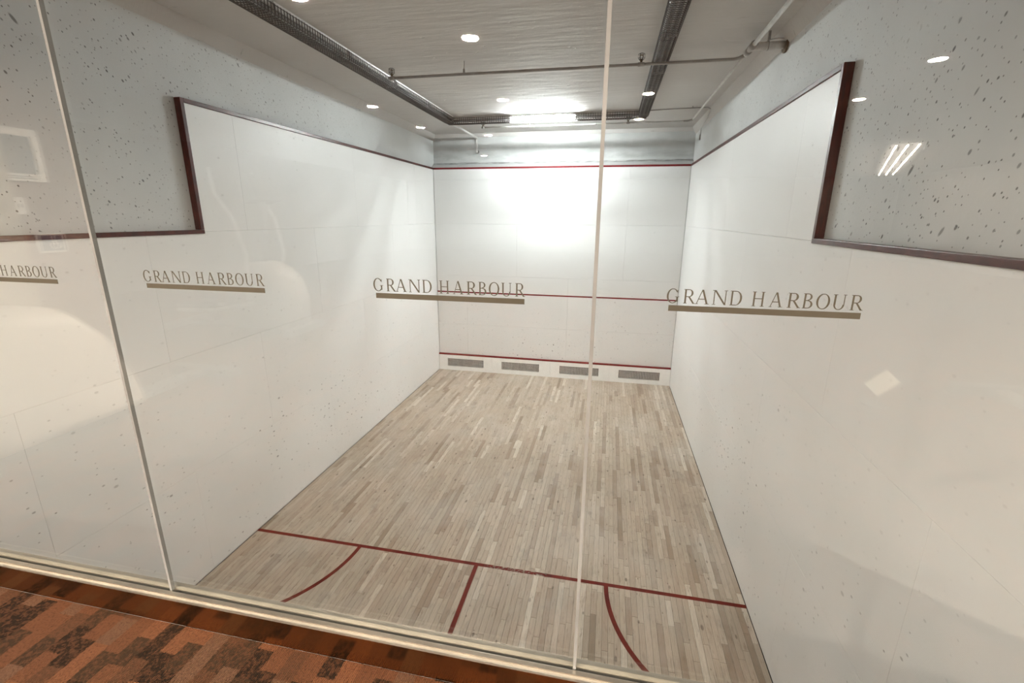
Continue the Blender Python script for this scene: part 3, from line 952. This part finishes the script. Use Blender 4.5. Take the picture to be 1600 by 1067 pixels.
# downlights
def downlight_proto():
    e = empty('downlight', (0, 0, 0))
    seg = 28
    mb = MB()
    prof = [(.056, -.002), (.062, -.006), (.080, -.006), (.084, -.0005)]
    for (r, z) in prof:
        for k in range(seg): mb.v.append((r * math.cos(2 * PI * k / seg), r * math.sin(2 * PI * k / seg), z))
    for i in range(len(prof) - 1):
        for k in range(seg):
            a = i * seg + k; b = i * seg + (k + 1) % seg
            mb.f.append((a, b, b + seg, a + seg))
    mb.build('trim_ring', M['lamp_ring'], e, smooth_=True)
    MB().tube([(0, 0, -.0030), (0, 0, -.0015)], .056, seg).build('lens', M['lamp_on'], e)
    return e
dp = downlight_proto()
DL = [(3.02, -12.40, 'warm round downlight mirrored large in the upper glass near the centre'),
      (2.85, -14.19, 'warm round downlight mirrored above the burning strip light'),
      (1.30, -14.23, 'warm round downlight mirrored left of the left row of caged lights'),
      (1.34, -15.55, 'small warm downlight mirrored above the front left ceiling corner'),
      (2.14, -16.33, 'small warm downlight mirrored on the upper front wall beside the conduit drop'),
      (1.43, -18.73, 'smallest warm downlight mirrored on the upper front wall above the red line'),
      (4.37, -14.19, 'warm round downlight mirrored over the right row of caged lights'),
      (4.35, -15.48, 'warm round downlight mirrored at the front end of the right light row'),
      (6.52, -13.51, 'warm oval downlight mirrored on the right concrete wall'),
      (6.56, -14.82, 'small warm downlight mirrored just right of the right upright trim')]
DL += [(2.22, -11.60, 'warm downlight mirrored at the top edge right of the left light row'),
       (5.9, -11.80, 'added unseen warm fill downlight right of the viewer near the glass')]  # added lamp out of view, lights the carpet and the notice sheet
for i, (x, y, lab) in enumerate(DL):
    e = dp if i == 0 else copy_tree(dp)
    e.location = (x, y, ZGC - .0005)
    tag(e, lab, 'downlight', 'corridor downlights')

# far ceiling light of three bare tubes
e = empty('tube_light', (10.05, -21.0, ZGC - .01))
tag(e, 'three bright parallel tubes mirrored on the right concrete wall', 'light fixture')
v = Vector((11.36 - 8.77, -23.95 + 18.11, 0)); ln = v.length; v.normalize(); nrm = Vector((-v.y, v.x, 0))
hou = MB(); tb = []
c0 = Vector((10.065, -21.03, ZGC - .05))
for q in (-1, 0, 1):
    a = c0 + nrm * q * .15 - v * ln / 2; b = c0 + nrm * q * .15 + v * ln / 2
    part_of(e, MB().tube([tuple(a), tuple(b)], .010, 10), 'tube', M['tube_far'], smooth_=True)
k = [c0 + nrm * sx * .30 + v * sy * ln / 2 for sx, sy in ((-1, -1), (1, -1), (1, 1), (-1, 1))]
part_of(e, MB().prism([(p.x, p.y) for p in k], 'z', ZGC - .014, ZGC - .001), 'housing', M['black'])

# exercise machines
def trainer(loc, rz, label, arms=True, shell='shell'):
    e = empty('elliptical_trainer' if arms else 'stepper_machine', loc, rz)
    tag(e, label, 'exercise machine', 'exercise machines behind the viewer')
    prof = [(-.42, .06), (-.44, .35), (-.36, .58), (-.20, .70), (.0, .715), (.14, .64), (.28, .46), (.36, .26), (.40, .06)]
    # smooth shell: lofted profile, rounded towards both sides
    secs = [(-.20, .86), (-.17, .95), (-.10, 1.0), (.10, 1.0), (.17, .95), (.20, .86)]
    mb = MB(); fine = []
    for i in range(len(prof) - 1):
        p0 = prof[max(0, i - 1)]; p1 = prof[i]; p2 = prof[i + 1]; p3 = prof[min(len(prof) - 1, i + 2)]
        for t in (0, .25, .5, .75):
            fine.append(tuple(.5 * ((2 * p1[j]) + (-p0[j] + p2[j]) * t + (2 * p0[j] - 5 * p1[j] + 4 * p2[j] - p3[j]) * t * t + (-p0[j] + 3 * p1[j] - 3 * p2[j] + p3[j]) * t ** 3) for j in (0, 1)))
    fine.append(prof[-1])
    n = len(fine)
    for x, s in secs:
        for (y, z) in fine: mb.v.append((x, y * s, .06 + (z - .06) * s))
    for i in range(len(secs) - 1):
        for k in range(n):
            a = i * n + k; b = i * n + (k + 1) % n
            mb.f.append((a, b, b + n, a + n))
    mb.f.append(tuple(range(n))); mb.f.append(tuple((len(secs) - 1) * n + k for k in reversed(range(n))))
    sh_ = mb.build('shroud', M[shell], e, smooth_=True)
    MB().tube([(.205, -.30 * .9, .40), (.206, -.18, .55), (.206, .0, .56), (.206, .15, .42), (.204, .24, .28)], .004, 6).build('seam', M['shell_grey'], sh_)
    MB().box((-.28, -.50, .0), (.28, -.40, .07)).build('foot', M['shell_grey'], e, bevel=.01)
    MB().box((-.28, .95, .0), (.28, 1.05, .07)).build('foot', M['shell_grey'], e, bevel=.01)
    MB().box((-.06, -.41, .015), (.06, .96, .058)).build('base_rail', M['shell_grey'], e, bevel=.008)
    if not arms: return e
    MB().tube([(0, -.05, .66), (0, -.15, 1.1), (0, -.12, 1.38)], .035, 12).build('mast', M['shell_grey'], e, smooth_=True)
    MB().prism([(-.22, 1.32), (-.06, 1.28), (-.02, 1.50), (-.14, 1.56)], 'x', -.19, .19).build('console', M['black'], e, bevel=.01)
    for s in (-1, 1):
        pd = MB().tube([(s * .22, -.05, .32), (s * .20, .45, .22), (s * .16, .92, .20)], .022, 10).build('pedal_arm', M['metal'], e, smooth_=True)
        MB().box((s * .16 - .075, .50, .245), (s * .16 + .075, .86, .285)).build('foot_plate', M['black'], pd, bevel=.01)
        MB().tube([(s * .23, -.02, .36), (s * .27, -.10, .80), (s * .29, -.02, 1.15), (s * .29, .14, 1.38), (s * .27, .18, 1.60)], .019, 10).build('swing_arm', M['metal'], e, smooth_=True)
    return e
trainer((1.12, -10.62, ZG), PI, 'white rounded stepper machine mirrored in the left pane', False)
trainer((6.75, -11.45, ZG), PI, 'pale grey rounded stepper machine mirrored at the right edge of the glass', False, 'shell_dim')
trainer((.55, -13.0, ZG), PI / 2, 'pale elliptical trainer mirrored faintly on the left court wall', True, 'shell_dim')

# small floor stand holding a printed sheet
e = empty('notice_stand', (5.83, -12.03, ZG))
tag(e, 'floor stand with a tilted cream sheet mirrored on the right wall', 'stand')
part_of(e, MB().tube([(5.83, -12.06, ZG + .001), (5.83, -12.06, ZG + .012)], .07, 20), 'base', M['gym_far'])
part_of(e, MB().tube([(5.83, -12.06, ZG + .0125), (5.83, -12.06, ZG + .145)], .008, 10), 'pole', M['gym_far'])
pa = MB().box((-.092, -.052, -.0008), (.092, .052, .0008)).build('sheet', M['paper'], e)
pa.rotation_euler = (Matrix.Rotation(-math.radians(48), 3, 'X') @ Matrix.Rotation(-.62, 3, 'Z')).to_euler()
pa.location = (0, 0, .166)
